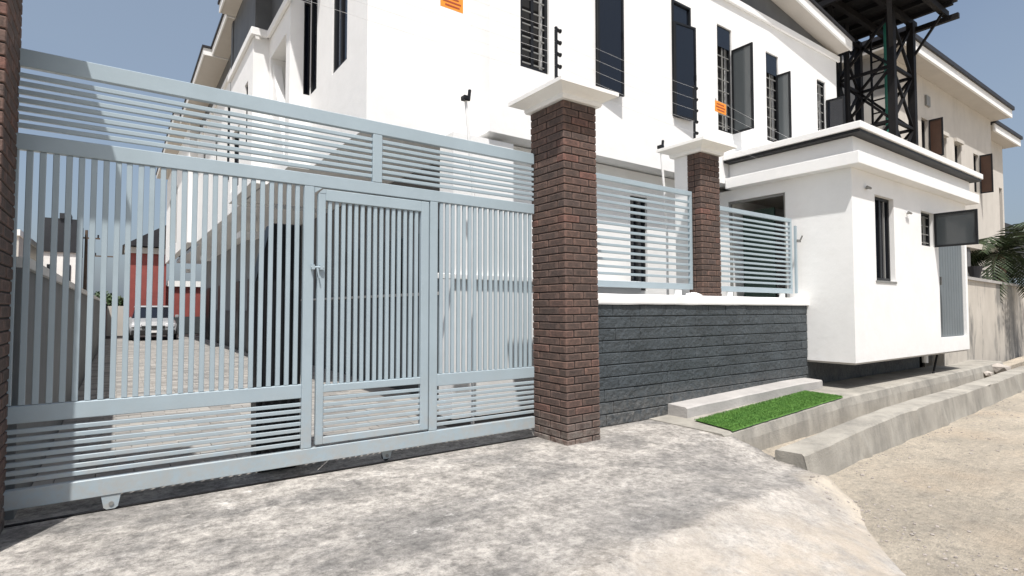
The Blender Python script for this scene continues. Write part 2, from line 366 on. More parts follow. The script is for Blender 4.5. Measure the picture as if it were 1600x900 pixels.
# ------------------------------------------------------------------ setting: ground
from mathutils import noise as mn
def nz(x, y, s, o=0): return mn.noise(Vector((x*s+o, y*s-o, o*.37)))
gm = MB(); gm.add([(-500, -500, -.36), (500, -500, -.36), (500, 500, -.36), (-500, 500, -.36)], [(0, 1, 2, 3)])
struct(gm.build('ground', 'sand', recalc=False))
def kerb_y(x):   # inner (house side) line of the outer kerb
    pts = [(4.9, 2.80), (7.6, 2.92), (10.6, 3.03), (15, 3.28), (45, 4.9)]
    for (a, b), (c, d) in zip(pts, pts[1:]):
        if x <= c: return b+(d-b)*(x-a)/(c-a)
    return pts[-1][1]
def slab_y(x):   # street edge of the verge slab
    pts = [(5.0, 3.40), (8.05, 3.54), (13.3, 3.70), (17, 3.85), (45, 5.3)]
    for (a, b), (c, d) in zip(pts, pts[1:]):
        if x <= c: return b+(d-b)*(x-a)/(c-a)
    return pts[-1][1]
def slab_z(x): return max(.0, min(.10, .012+.03*(x-5.2)))
def road_z(x, y):
    return -.25+max(0, min(.02, (x-5)*.004))+.022*nz(x, y, .9, 3)+.012*nz(x, y, 3.1, 1)+.006*nz(x, y, 9, 5)+max(0, -y)*-.01
m = MB(); m.grid(lambda u, v: (-9+39*u, -7+10.6*v, road_z(-9+39*u, -7+10.6*v)), 330, 120)
struct(m.build('road', 'sand', recalc=False, smooth=True))
# driveway apron: level at the gate, ramp over the drain down to the sand
def xr(y): return 4.93+(y-2.4)*.32 if y > 2.4 else 4.93-(2.4-y)*.42
def drive_z(x, y):
    yc = 1.86+.09*x
    sm = lambda t: max(0, min(1, t))**2*(3-2*max(0, min(1, t)))
    z = -.115*sm((x-3.3)/1.7)*sm((3.7-y)/1.1)
    if y < yc: z -= min((yc-y)*.20, .40)
    if y < yc: z -= max(0, (x-(xr(y)-1.1))/1.1)**1.5*min(.2, (yc-y)*.24)
    bl = max(0., 1-abs(y-yc)/.10)*(.8+.5*nz(x, 0, 2, 6))
    return z+.009*nz(x, y, 1.3, 2)*min(1, max(0, (4.3-y)*3))+.004*nz(x, y, 5, 4)*min(1, max(0, (4.3-y)*3))+.016*bl
def drive_pt(u, v):
    y = .05+4.95*v; x = -7+(xr(min(y, 4.36))+7)*u
    if u > .995: x += .06*nz(0, y, 2.6, 9)+.03*nz(0, y, 9, 3)
    return (x, y, drive_z(x, y))
m = MB(); m.grid(drive_pt, 150, 90)
nu = 150
for j in range(90):    # broken side skirt
    a = j*(nu+1)+nu; b = a+nu+1
    o = len(m.v); m.v += [(m.v[a][0]+.03, m.v[a][1], -.4), (m.v[b][0]+.03, m.v[b][1], -.4)]; m.f.append((a, o, o+1, b))
struct(m.build('driveway', 'drive_concrete', recalc=False, smooth=True))
# drain floor, outer kerb, verge slab
N = 150
xs_ = [5.0+40*(i/N)**1.6 for i in range(N+1)]
m = MB(); m.add([(4.9, 2.6, -.33), (45, 5.3, -.33), (45, 6.4, -.33), (4.9, 3.6, -.33)], [(0, 1, 2, 3)])
struct(m.build('drain_floor', 'drain_mud', recalc=False))
def profile_run(pf, n, name, mat):
    m = MB()
    for i in range(n+1):
        m.v += pf(i)
    k = len(pf(0))
    for i in range(n):
        for q in range(k-1): a = i*k+q; m.f.append((a, a+1, a+k+1, a+k))
    m.f.append(tuple(range(k))[::-1]); m.f.append(tuple(range(n*k, n*k+k)))
    return m.build(name, mat, smooth=False)
def kp(i):
    x = xs_[i]; y = kerb_y(x); w = .26+.012*nz(x, 0, 1.2, 4); j = lambda s, o: .012*nz(x, o, s, o)+.008*nz(x, o, 11, o)-(.03 if nz(x, o, 5, 3) > .42 else 0)
    z = max(0, min(.09, (x-5)*.034))+.010*nz(x, 0, .8, 7)
    d = .06 if i == 0 else 0
    return [(x+d, y+.01, -.4), (x, y+j(3, 1), z-.012), (x, y-.015+j(3, 2), z), (x+.02, y-w+.02+j(3, 5), z+.003), (x+.02, y-w+j(3, 6), z-.015), (x+.05, y-w-.03+j(2, 8), -.2), (x+.05, y-w-.06, -.4)]
struct(profile_run(kp, N, 'kerb', 'concrete_kerb'))
def vp(i):
    x = 5.12+11.5*i/92; y = slab_y(x); j = lambda s, o: .014*nz(x, o, s, o); z = slab_z(x)
    return [(x, y-.07+j(2, 3), -.4), (x, y-.03+j(3, 1), z-.12), (x, y+j(4, 2), z-.02), (x, y+.03+j(4, 6)+.012*nz(x, 3, 12, 2), z-.003), (x, 4.41, z), (x, 4.41, -.4)]
struct(profile_run(vp, 92, 'verge_slab', 'concrete_kerb'))
m = MB()
m.prism([(16.7, 3.9, -.4), (16.7, 4.2, -.4), (45, 6.4, -.4), (45, 6.0, -.4)], (0, 0, .3)); struct(m.build('verge_ground', 'sand'))
# courtyard
struct(bx('courtyard_floor', -.5, 13.0, 5.002, 60, -.3, -.035, 'mortar'))
cy = bx('courtyard_paving', 3.0, 12.9, 6.4, 31, -.033, -.004, 'paver'); struct(cy)
pv = []
PL, PW, J = .25, .125, .006
for r in range(int(25/PW)):
    y = 5.006+r*PW
    for c in range(-1, 14):
        x = -.49+c*PL+(PL/2 if r % 2 else 0)
        x0 = max(x, -.49); x1 = min(x+PL, 2.995)
        if x1-x0 > .06: pv.append((x0, x1-J, y, y+PW-J))
near = [p for p in pv if -.1 < p[0] < 2.3 and p[2] > 5.0][:300]; nset = set(near)
for p in near:
    dz = random.uniform(-.003, .003); bx('paver', *p, -.034, dz, 'paver', cy).location.z += 0
m = MB()
for p in pv:
    if p not in nset: m.box(*p, -.034, random.uniform(-.003, .003))
o = m.build('paver_field', 'paver', cy, recalc=False); o['kind'] = 'stuff'

# ------------------------------------------------------------------ sliding gate
GY = 4.45; GD = .045                                           # front plane, depth
gate = thing('sliding_gate', 'wide pale grey-blue steel sliding gate with a small pedestrian door set in it', 'gate', (1.4, GY, 0))
gp = 'gate_paint'; bv = .004
bx('rail', -.72, 3.455, GY, GY+GD, 2.79, 2.90, gp, gate, bv)
bx('rail', -.72, 3.455, GY, GY+GD, 2.275, 2.375, gp, gate, bv)
bx('rail', -.72, 3.455, GY-.004, GY+GD+.004, .10, .215, gp, gate, bv)
bx('rail', -.72, 1.172, GY+.002, GY+GD, .61, .715, gp, gate, bv)
bx('rail', 2.348, 3.455, GY+.002, GY+GD, .607, .715, gp, gate, bv)
bx('upright', 1.172, 1.250, GY, GY+GD, .217, 2.273, gp, gate, bv)
bx('upright', 2.271, 2.348, GY, GY+GD, .217, 2.273, gp, gate, bv)
bx('upright', 1.728, 1.812, GY, GY+GD, 2.377, 2.788, gp, gate, bv)
bx('upright', -.72, -.64, GY+.001, GY+GD-.001, .217, .608, gp, gate, bv); bx('upright', -.72, -.64, GY+.001, GY+GD-.001, .717, 2.273, gp, gate, bv)
def slat_h(n, x0, x1, z0, z1, h, parent, y=GY+.008, d=.026):
    p = (z1-z0)/(n+1)
    for k in range(n):
        z = z0+p*(k+1); bx('slat', x0, x1, y, y+d, z-h/2, z+h/2, gp, parent, .003)
def slat_v(x0, x1, n, z0, z1, w, parent, y=GY+.008, d=.026):
    p = (x1-x0+w)/(n+1)
    for k in range(n):
        x = x0-w/2+p*(k+1)+random.uniform(-.0015, .0015); bx('slat', x-w/2, x+w/2, y, y+d, z0, z1, gp, parent, .003).rotation_euler.y = random.uniform(-.0016, .0016)
slat_h(7, -.70, 1.728, 2.375, 2.79, .029, gate); slat_h(7, 1.812, 3.455, 2.375, 2.79, .029, gate)
slat_v(-.64, 1.172, 28, .717, 2.273, .032, gate); slat_v(2.348, 3.455, 18, .717, 2.273, .032, gate)
slat_h(7, -.70, 1.172, .215, .61, .028, gate); slat_h(7, 2.348, 3.455, .215, .607, .028, gate)
# chamfer gussets of the door opening
MB().prism([(1.252, GY+.003, 2.271), (1.312, GY+.003, 2.271), (1.252, GY+.003, 2.225)], (0, .035, 0)).build('gusset', gp, gate)
# pedestrian door
door = link('pedestrian_door', None, gate, (1.76, GY, .23))
bx('stile', 1.280, 1.338, GY-.002, GY+GD-.002, .235, 2.225, gp, door, bv); bx('stile', 2.182, 2.258, GY-.002, GY+GD-.002, .235, 2.262, gp, door, bv)
bx('rail', 1.338, 2.182, GY-.002, GY+GD-.002, 2.17, 2.262, gp, door, bv); bx('rail', 1.338, 2.182, GY-.002, GY+GD-.002, .64, .70, gp, door, bv); bx('rail', 1.338, 2.182, GY-.002, GY+GD-.002, .235, .29, gp, door, bv)
MB().prism([(1.282, GY-.002, 2.227), (1.336, GY-.002, 2.227), (1.336, GY-.002, 2.262), (1.318, GY-.002, 2.262)], (0, .04, 0)).build('corner_plate', gp, door)
slat_v(1.338, 2.182, 15, .70, 2.17, .030, door); slat_h(6, 1.338, 2.182, .29, .64, .028, door)
m = MB(); m.cyl((1.222, GY-.02, 1.63), (1.322, GY-.02, 1.63), .009, n=10); m.box(1.226, 1.250, GY-.03, GY, 1.612, 1.65); m.box(1.292, 1.314, GY-.03, GY, 1.612, 1.65); m.cyl((1.27, GY-.022, 1.63), (1.285, GY-.03, 1.545), .006, n=8)
m.build('latch', gp, door, smooth=False)
# runner wheel brackets under the bottom rail, on a ground track
for x in (-.012, 1.9):
    w = MB().prism([(x-.052, GY+.002, .098), (x+.052, GY+.002, .098), (x+.038, GY+.002, .022), (x+.022, GY+.002, .010), (x-.022, GY+.002, .010), (x-.038, GY+.002, .022)], (0, .012, 0)) if x < 1 else MB().prism([(x-.05, GY+.06, .098), (x+.05, GY+.06, .098), (x+.03, GY+.06, .02), (x-.03, GY+.06, .02)], (0, .01, 0))
    b = w.build('wheel_bracket', gp, gate)
    y = GY+.002 if x < 1 else GY+.06
    MB().cyl((x+.002, y-.006, .045), (x+.002, y, .045), .014, n=14).build('bolt', 'bar_grey', b)
    MB().cyl((x, y+.014, .04), (x, y+.034, .04), .036, n=18).build('wheel', 'steel_black', b)
tag(bx('gate_track', -3, 3.6, GY+.012, GY+.04, -.005, .008, 'steel_black'), 'dark steel ground track running beneath the sliding gate', 'track')

# ------------------------------------------------------------------ brick pillars
def pillar(name, label, X0, Y0, w, d, z0, z1, lean=0.0, plaster=0.0, group='brick pillars of the front boundary'):
    root = thing(name, label, 'pillar', (X0+w/2, Y0+d/2, z0), group)
    bx('mortar_core', X0+.008, X0+w-.008, Y0+.008, Y0+d-.008, z0, z1-.002, 'mortar', root)
    bh, jn, t = .0645, .0105, .10
    n = int(round((z1-z0)/(bh+jn))); p = (z1-z0)/n; bh = p-jn
    for k in range(n):
        za = z0+k*p+jn/2; zb = za+bh
        def br(x0, x1, y0, y1):
            j = [random.uniform(-.0022, .0022) for _ in range(3)]
            o = bx('brick', x0, x1, y0, y1, za, zb, 'brick', root, .005); o.location += Vector((j[0], j[1], 0))
        X1, Y1 = X0+w, Y0+d
        if k % 2:
            h = (w-jn)/2+random.choice((-.015, 0, .015))
            for ya, yb in ((Y0, Y0+t), (Y1-t, Y1)): br(X0, X0+h, ya, yb); br(X0+h+jn, X1, ya, yb)
            if d > 2*t+2*jn+.03:
                for xa, xb in ((X0, X0+t), (X1-t, X1)): br(xa, xb, Y0+t+jn, Y1-t-jn)
        else:
            h = (d-jn)/2
            for xa, xb in ((X0, X0+t), (X1-t, X1)): br(xa, xb, Y0, Y0+h); br(xa, xb, Y0+h+jn, Y1)
            for ya, yb in ((Y0, Y0+t), (Y1-t, Y1)): br(X0+t+jn, X1-t-jn, ya, yb)
    if plaster: bx('plaster', X0+.004, X0+w-.004, Y0+d+.001, Y0+d+plaster, z0, z1, 'white', root); d += plaster
    # moulded cap: square rings
    m = MB(); prof = [(-.02, 0), (.035, 0), (.045, .022), (.045, .045), (.075, .062), (.125, .085), (.15, .098), (.165, .098), (.165, .135), (.155, .14), (-.05, .175)]
    for o, z in prof:
        z += z1+.001; m.v += [(X0-o, Y0-o, z), (X0+w+o, Y0-o, z), (X0+w+o, Y0+d+o, z), (X0-o, Y0+d+o, z)]
    for i in range(len(prof)-1):
        for q in range(4): a = i*4; m.f.append((a+q, a+(q+1) % 4, a+4+(q+1) % 4, a+4+q))
    e = (len(prof)-1)*4; m.f.append((e, e+1, e+2, e+3))
    m.build('cap', 'white_cap', root)
    root.rotation_euler = (0, R(lean), 0)
    return root
p1 = pillar('brick_pillar', 'tall brown brick pillar with white moulded cap at right end of the gate', 3.50, 4.0, .435, .52, -.02, 3.335, -.7)
p0 = copy_tree(p1, (-4.46, -.03, 0)); p0['label'] = 'dark shaded brick pillar cut off by the left picture edge'; p0.rotation_euler = (0, 0, 0)
p2 = pillar('brick_pillar', 'slimmer brown brick pillar rising from the low wall between two fence panels', 6.17, 4.385, .41, .21, 1.44, 3.36, -.5, .21)

# ------------------------------------------------------------------ low painted wall, coping, footing, turf
lw = thing('boundary_wall', 'low charcoal painted block wall with white coping beside the tall pillar', 'wall', (6.4, 4.45, 0))
bx('wall_core', 3.9, 8.868, 4.412, 4.60, -.05, 1.352, 'charcoal_joint', lw)
bh = 1.352/10.
for k in range(10):
    x = 3.93 - (.24 if k % 2 else 0)
    while x < 8.85:
        L = .43+random.uniform(-.06, .08); x0 = max(x, 3.93); x1 = min(x+L, 8.864)
        if x1-x0 > .05:
            o = bx('brick', x0, round(x1-.004, 3), 4.398, 4.45, k*bh+.004, (k+1)*bh-.005, 'charcoal_paint', lw, .007); o.location.y += random.uniform(-.004, .003); o.rotation_euler = (random.uniform(-.03, .02), random.uniform(-.006, .006), random.uniform(-.006, .006))
        x = x1
m = MB()
def cop(u, v):
    x = 3.93+(8.90-3.93)*u; q = [(4.415, 1.356), (4.372, 1.356), (4.368, 1.37), (4.37, 1.462), (4.38, 1.472), (4.62, 1.474), (4.63, 1.46), (4.63, 1.356)]
    y, z = q[int(round(v*7))]
    return (x, y+.004*nz(x, z, 3, 2), z+.004*nz(x, y, 2.5, 1))
m.grid(cop, 60, 7); m.build('coping', 'white', lw)
m = MB()
for i in range(7): a = i*.045; m.cyl((5.93+a, 4.40+.01*(i % 2), 1.46), (5.95+a, 4.47, 1.485+.018*math.sin(i*.55)), .026+.008*math.sin(i*.5), .02, n=9)
m.build('mortar_lump', 'white', lw)
fs = MB()
def fp(i): x = 5.46+3.28*i/24; z = slab_z(x)+.12; return [(x, 4.12+.012*nz(x, 0, 2, 1), -.05), (x, 4.125+.012*nz(x, 1, 2, 1), z-.01+.006*nz(x, 0, 2, 5)), (x, 4.145, z+.004+.006*nz(x, 0, 2, 5)), (x, 4.396, z+.012), (x, 4.396, -.05)]
o = profile_run(fp, 24, 'footing', 'footing'); tag(o, 'pale concrete footing strip along the base of the charcoal wall', 'footing')
# artificial turf
tv = [(5.40, 3.98), (8.15, 4.10), (8.08, 3.545), (5.28, 3.415)]
tz = lambda x: slab_z(x)+.014
def tpt(u, v):
    a = (tv[0][0]+(tv[1][0]-tv[0][0])*u, tv[0][1]+(tv[1][1]-tv[0][1])*u); b = (tv[3][0]+(tv[2][0]-tv[3][0])*u, tv[3][1]+(tv[2][1]-tv[3][1])*u)
    e = v in (0, 1); x = a[0]+(b[0]-a[0])*v
    return (x, a[1]+(b[1]-a[1])*v+(.008*nz(u*40, 0, 1, 2) if e else 0), tz(x)-(.012 if e else 0))
m = MB(); m.grid(tpt, 60, 12); tb = m.build('turf_mat', 'turf', recalc=False); tag(tb, 'bright green artificial turf strip lying between footing and drain', 'turf')
m = MB()
for _ in range(26000):
    u, v = random.random(), random.random()
    a = (tv[0][0]+(tv[1][0]-tv[0][0])*u, tv[0][1]+(tv[1][1]-tv[0][1])*u); b = (tv[3][0]+(tv[2][0]-tv[3][0])*u, tv[3][1]+(tv[2][1]-tv[3][1])*u)
    x = a[0]+(b[0]-a[0])*v; y = a[1]+(b[1]-a[1])*v; an = random.uniform(0, 6.28); h = random.uniform(.006, .018); w = .004
    cx, sy = math.cos(an)*w, math.sin(an)*w; lx, ly = random.uniform(-.012, .012), random.uniform(-.012, .012)
    m.add([(x-cx, y-sy, tz(x)), (x+cx, y+sy, tz(x)), (x+lx, y+ly, tz(x)+h)], [(0, 1, 2)])
o = m.build('blades', 'turf', tb, recalc=False); o['kind'] = 'stuff'

# ------------------------------------------------------------------ fence panels on the low wall
def fence(label, x0, x1, z0, z1, n, y):
    r = thing('slatted_fence', label, 'fence', ((x0+x1)/2, y, z0), 'slatted steel fence panels on the low wall')
    bx('rail', x0, x1, y, y+.04, z1-.06, z1, gp, r, .003); bx('rail', x0, x1, y, y+.04, z0, z0+.075, gp, r, .003)
    for a in (x0, x1-.045): bx('upright', a, a+.045, y, y+.04, z0+.077, z1-.062, gp, r, .003)
    p = (z1-.06-z0-.075)/(n+1)
    for k in range(n):
        z = z0+.075+p*(k+1); bx('slat', x0+.047, x1-.047, y+.006, y+.034, z-.015, z+.015, gp, r, .003)
    for a in (x0+.3, x1-.35): bx('foot', a, a+.12, y+.005, y+.035, z0-.085, z0-.002, 'white', r)
    return r
f1 = fence('pale grey slatted fence panel between the tall pillar and the slimmer pillar', 3.96, 6.135, 1.555, 2.85, 13, 4.51)
f2 = fence('pale grey slatted fence panel between slimmer pillar and white guard house', 6.62, 8.66, 1.545, 2.73, 14, 4.51)
m = MB(); m.box(8.70, 8.74, 4.47, 4.50, 1.548, 2.62)
m.build('stay_bar', gp, f2)
m = MB(); m.box(8.72, 8.80, 4.44, 4.468, 2.36, 2.40); m.cyl((8.77, 4.44, 2.38), (8.77, 4.40, 2.46), .012)
m.build('hinge', 'bar_grey', f2)

# ------------------------------------------------------------------ guard house
gh = thing('guard_house', 'small white flat-roofed guard house raised above the drain beside the low wall', 'guard house', (11.4, 4.8, 0))
GX, GYF, GXE, GYB = 8.87, 3.71, 13.92, 6.0
win_h = [(9.66, 10.38, 1.75, 3.11), (11.55, 12.17, 2.43, 3.05), (12.36, 13.80, .77, 3.05)]
wall('wall', 'y', GYF, .18, GX, GXE, .50, 3.42, win_h, 'white', gh)
wall('wall', 'x', GX, .18, GYF+.18, GYB, .50, 3.42, [(4.72, 5.76, .9, 3.22)], 'white', gh)
bx('wall', GX+.18, GXE-.18, GYB-.18, GYB, .50, 3.42, 'white', gh); bx('wall', GXE-.18, GXE, GYF+.18, GYB, .50, 3.42, 'white', gh)
bx('floor_slab', GX+.03, GXE-.03, GYF+.03, GYB, .47, .499, 'soffit', gh)
bx('support', GX+.02, GXE-.4, 4.44, GYB-.1, -.3, .468, 'charcoal_paint', gh)
bx('ceiling', GX+.18, GXE-.18, GYF+.18, GYB-.18, 3.30, 3.41, 'soffit', gh)
def ring(name, mat, o, z0, z1, back=5.69, inner=.4):
    m = MB(); a, b, c = GX-o, GXE+o, GYF-o
    m.prism([(a, c, z0), (b, c, z0), (b, back, z0), (a, back, z0)], (0, 0, z1-z0)); return m.build(name, mat, gh, bev=.006)
ring('eave_slab', 'white', .185, 3.422, 3.605)
ring('parapet', 'white', .06, 3.607, 3.870)
ring('black_strip', 'frame_black', .215, 3.872, 3.915)  # thin black band between parapet and roof cap
ring('roof_cap', 'white', .24, 3.917, 4.02)
w = window(gh, 'y', GYF, 9.66, 10.38, 1.75, 3.11, .07, .05, mullion=(10.02,), vbars=(9.84, 10.2))
bx('sill', 9.63, 10.41, GYF-.012, GYF+.06, 1.715, 1.748, 'bar_grey', w)
w = window(gh, 'y', GYF, 11.55, 12.17, 2.43, 3.05, .07, .04, bars=4, panes='interior', pane_depth=.10)
leaf(w, (12.17, GYF-.004), .63, 2.43, 3.05, -90, 'glass_mid')
dg = MB().box(12.37, 13.79, GYF+.05, GYF+.09, .775, 3.04).build('door', 'door_grey', gh)
for k in range(10):
    x = 12.44+k*.14; bx('door_rib', x, x+.03, GYF+.046, GYF+.052, .80, 3.02, 'door_grey', dg, .002)
bx('door_handle', 12.46, 12.49, GYF+.0, GYF+.037, 1.75, 1.90, 'bar_grey', dg)
# interior seen through the side opening
m = MB(); m.box(8.90, 8.94, 4.725, 4.76, .902, 3.218); m.box(8.90, 8.94, 5.72, 5.757, .902, 3.218); m.box(8.90, 8.94, 4.76, 5.72, 3.18, 3.217); op = m.build('window', 'bar_grey', gh)
bx('curtain', 9.4, 9.43, 5.2, 5.8, 1.0, 3.1, 'curtain', op)
for x, z in ((9.35, 3.16), (10.92, 2.93)):      # little wall hooks
    m = MB(); m.cyl((x, GYF, z), (x, GYF-.07, z), .014); m.cyl((x-.08, GYF-.05, z+.01), (x+.05, GYF-.05, z), .018); m.build('wall_bracket', 'bar_grey', gh)
dp = MB(); dp.cyl((12.3, 3.95, .47), (12.3, 3.95, .30), .05, n=12); dp.build('waste_pipe', 'white', gh)
MB().cyl((12.75, 3.9, .42), (12.35, 3.86, .02), .018).build('prop_rod', 'steel_black', gh)

# ------------------------------------------------------------------ main townhouse
th = thing('townhouse', 'large white two-storey townhouse with tall black windows behind the gate and fence', 'house', (7, 9, 0))
ZT = 6.93
FA = [(4.20, 4.68, 4.47, 6.40), (5.55, 6.03, 4.47, 6.40), (7.27, 7.76, 4.45, 6.38), (8.52, 8.96, 4.45, 6.36), (10.10, 10.55, 4.55, 6.30), (12.10, 12.48, 4.9, 6.25)]
wall('wall', 'y', 5.70, .2, 3.72, 13.0, 3.52, ZT, FA, 'white', th)
wall('wall', 'x', 3.72, .2, 5.90, 6.17, 3.52, ZT, [], 'white', th)
wall('wall', 'y', 6.17, .2, 2.31, 3.92, 3.42, ZT, [], 'white', th)
HD = [(6.88, 7.49, 4.50, 6.6)]
wall('wall', 'x', 2.31, .2, 6.37, 8.56, 3.42, ZT, HD+[(8.22, 8.555, 4.56, 6.6)], 'white', th)
wall('wall', 'y', 8.56, .2, 2.01, 2.51, 3.42, 6.0, [(2.21, 2.308, 4.56, 5.99)], 'white', th)
wall('wall', 'x', 2.01, .2, 8.76, 10.0, 3.42, 6.0, [(8.80, 9.86, 3.55, 5.55)], 'white', th)
wall('wall', 'y', 10.0, .2, 1.76, 2.21, 3.42, 6.0, [], 'white', th)
wall('wall', 'x', 1.76, .2, 10.2, 12.3, 3.42, 6.0, [(10.42, 10.72, 4.2, 5.3), (11.2, 12.1, 3.6, 4.75)], 'white', th)
bx('wall', 1.96, 2.6, 12.1, 12.3, 3.42, 6.0, 'white', th)
# recess of the stair opening
bx('recess_wall', 2.65, 2.75, 8.78, 9.98, 3.5, 5.8, 'white', th); bx('recess_soffit', 2.212, 2.648, 8.78, 9.98, 5.56, 5.66, 'white', th)
bx('recess_wall', 2.212, 2.648, 9.88, 9.98, 3.5, 5.555, 'white', th)
MB().prism([(2.05, 8.95, 3.552), (2.05, 9.855, 3.552), (2.05, 9.855, 5.45)], (.13, 0, 0)).build('stair_parapet', 'white', th)
# floor slab / soffit of the upper storey
bx('soffit', 3.92, 12.98, 5.9, 12.0, 3.55, 3.7, 'white', th); bx('soffit', 2.51, 3.918, 6.37, 12.0, 3.46, 3.6, 'white', th); bx('soffit', 2.02, 2.508, 8.76, 12.1, 3.46, 3.545, 'white', th)
# cornices
bx('cornice', 3.66, 13.08, 5.645, 5.698, 6.84, 6.97, 'white', th, .01)
for a in ((1.955, 2.008, 8.50, 9.945), (1.705, 1.758, 9.945, 12.34)): bx('cornice', *a, 5.90, 6.03, 'white', th, .008)
bx('cornice', 1.705, 2.0, 9.89, 9.943, 5.90, 6.03, 'white', th, .008)
# dark cladding of the attic storey
bx('cladding', 2.06, 2.4, 8.6, 10.1, 6.002, 7.6, 'cladding', th); bx('cladding', 1.80, 2.3, 10.102, 12.32, 6.002, 7.19, 'cladding', th)
MB().prism([(3.74, 5.74, ZT+.002), (12.98, 5.74, ZT+.002), (12.98, 5.74, 7.02), (3.74, 5.74, 8.45)], (0, .2, 0)).build('cladding', 'cladding', th)
# roofs
def roof(x0, x1, y0, y1, z, parent=th, f=.12):
    m = MB().box(x0+.03, x1, y0+.03, y1, z, z+f); o = m.build('soffit_board', 'soffit', parent)
    MB().box(x0, x0+.029, y0, y1, z-.01, z+f+.03).build('fascia', 'white', o); MB().box(x0+.03, x1, y0, y0+.029, z-.01, z+f+.03).build('fascia', 'white', o)
    MB().box(x0-.03, x1, y0-.03, y1, z+f+.032, z+f+.08).build('roof_sheet', 'roof_black', o)
roof(1.50, 3.2, 7.5, 12.15, 7.2); roof(1.64, 3.2, 12.2, 14.3, 7.2)
m = MB().prism([(3.4, 5.42, 8.56), (13.05, 5.42, 7.022), (13.05, 5.42, 7.16), (3.4, 5.42, 8.70)], (0, 8, 0)); ro = m.build('soffit_board', 'soffit', th)
MB().prism([(3.4, 5.38, 8.55), (13.06, 5.38, 7.0), (13.06, 5.38, 7.2), (3.4, 5.38, 8.75)], (0, .038, 0)).build('fascia', 'white', ro)
MB().prism([(3.3, 5.34, 8.78), (13.1, 5.34, 7.2), (13.1, 5.34, 7.25), (3.3, 5.34, 8.83)], (0, 8.2, 0)).build('roof_sheet', 'roof_black', ro)
# end wall so that the storey is closed
bx('wall', 12.8, 13.0, 5.9, 13, 0, ZT, 'white', th)
# windows
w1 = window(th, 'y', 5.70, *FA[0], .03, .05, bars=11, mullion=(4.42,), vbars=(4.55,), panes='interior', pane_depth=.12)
w2 = window(th, 'y', 5.70, *FA[1], -.02, .035); leaf(w2, (5.555, 5.665), .47, 4.44, 6.4, -9, 'glass')
w3 = window(th, 'y', 5.70, *FA[2], -.02, .04); leaf(w3, (7.28, 5.66), .485, 4.42, 6.0, -7, 'glass')
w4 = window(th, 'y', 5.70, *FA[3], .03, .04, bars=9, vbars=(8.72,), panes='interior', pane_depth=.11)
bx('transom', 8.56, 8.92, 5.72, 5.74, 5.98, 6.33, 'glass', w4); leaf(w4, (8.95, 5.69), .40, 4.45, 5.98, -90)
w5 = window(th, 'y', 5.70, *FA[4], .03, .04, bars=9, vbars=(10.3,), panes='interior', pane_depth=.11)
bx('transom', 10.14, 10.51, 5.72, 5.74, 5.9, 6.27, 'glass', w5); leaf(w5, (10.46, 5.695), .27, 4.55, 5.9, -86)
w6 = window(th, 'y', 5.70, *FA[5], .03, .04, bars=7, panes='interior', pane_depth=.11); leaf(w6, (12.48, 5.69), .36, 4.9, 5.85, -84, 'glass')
window(th, 'x', 2.31, 6.88, 7.49, 4.50, 6.6, .02, .05, mullion=(7.2,))
window(th, 'x', 2.31, 8.22, 8.555, 4.56, 6.6, .01, .03); window(th, 'y', 8.56, 2.21, 2.308, 4.56, 5.99, .01, .02)
window(th, 'x', 1.76, 10.42, 10.72, 4.2, 5.3, .03, .03); window(th, 'x', 1.76, 11.2, 12.1, 3.6, 4.75, .06, .05, mullion=(11.65,))
# ground floor
wall('wall', 'y', 6.06, .2, 4.15, 12.78, 0, 3.53, [(6.65, 7.05, 1.6, 3.13)], 'white', th)
window(th, 'y', 6.06, 6.65, 7.05, 1.6, 3.13, .04, .04, mullion=(6.85,))
bx('pier', 3.24, 4.13, 5.76, 6.10, 0, 3.44, 'white', th)
bx('ledge', 2.95, 6.60, 5.70, 5.757, 1.655, 1.72, 'white', th, .006); bx('low_wall', 4.134, 6.55, 5.762, 5.9, 0, 1.66, 'white', th)
bx('wall', 3.75, 3.95, 6.12, 15.0, 0, 3.45, 'grey_wall', th); bx('dado', 3.70, 3.748, 6.14, 14.98, 0, 1.50, 'dado', th); bx('ledge', 3.66, 3.749, 6.14, 14.98, 1.503, 1.545, 'soffit', th)
for y in (6.9, 8.3, 10.2, 12.2): bx('door', 3.715, 3.747, y, y+.9, 1.548, 2.45, 'frame_black', th)
# terrace further back
t2 = thing('townhouse', 'white townhouse with dark slit windows further back along the courtyard', 'house', (4, 21, 0))
wall('wall', 'x', 1.95, .2, 12.5, 20, 3.40, 6.6, [(13.0, 14.2, 4.2, 6.2), (15.6, 16.0, 3.9, 5.8), (18.0, 18.5, 4.0, 5.9)], 'white', t2)
wall('wall', 'x', 1.72, .2, 20.2, 30, 3.40, 7.2, [(21, 21.6, 4.0, 6.2), (24.2, 24.8, 3.8, 6.0), (27.5, 28.1, 4.0, 6.0)], 'white', t2)
bx('wall', 1.72, 2.15, 20.001, 20.2, 3.4, 7.2, 'white', t2); bx('wall', 1.95, 2.4, 12.32, 12.5, 3.4, 6.6, 'white', t2)
for a in ((13.0, 14.2, 4.2, 6.2), (15.6, 16.0, 3.9, 5.8), (18.0, 18.5, 4.0, 5.9)): window(t2, 'x', 1.95, *a, .03, .05)
for a in ((21, 21.6, 4.0, 6.2), (24.2, 24.8, 3.8, 6.0), (27.5, 28.1, 4.0, 6.0)): window(t2, 'x', 1.72, *a, .03, .05)
bx('cladding', 1.99, 2.4, 12.52, 19.98, 6.602, 7.19, 'cladding', t2); bx('cladding', 1.78, 2.3, 12.325, 12.498, 3.9, 7.19, 'cladding', t2)
bx('cornice', 1.90, 1.948, 12.5, 19.95, 6.52, 6.63, 'white', t2)
roof(1.47, 3.2, 14.35, 20.2, 7.2, t2); roof(1.3, 3.2, 20.25, 30.2, 7.35, t2)
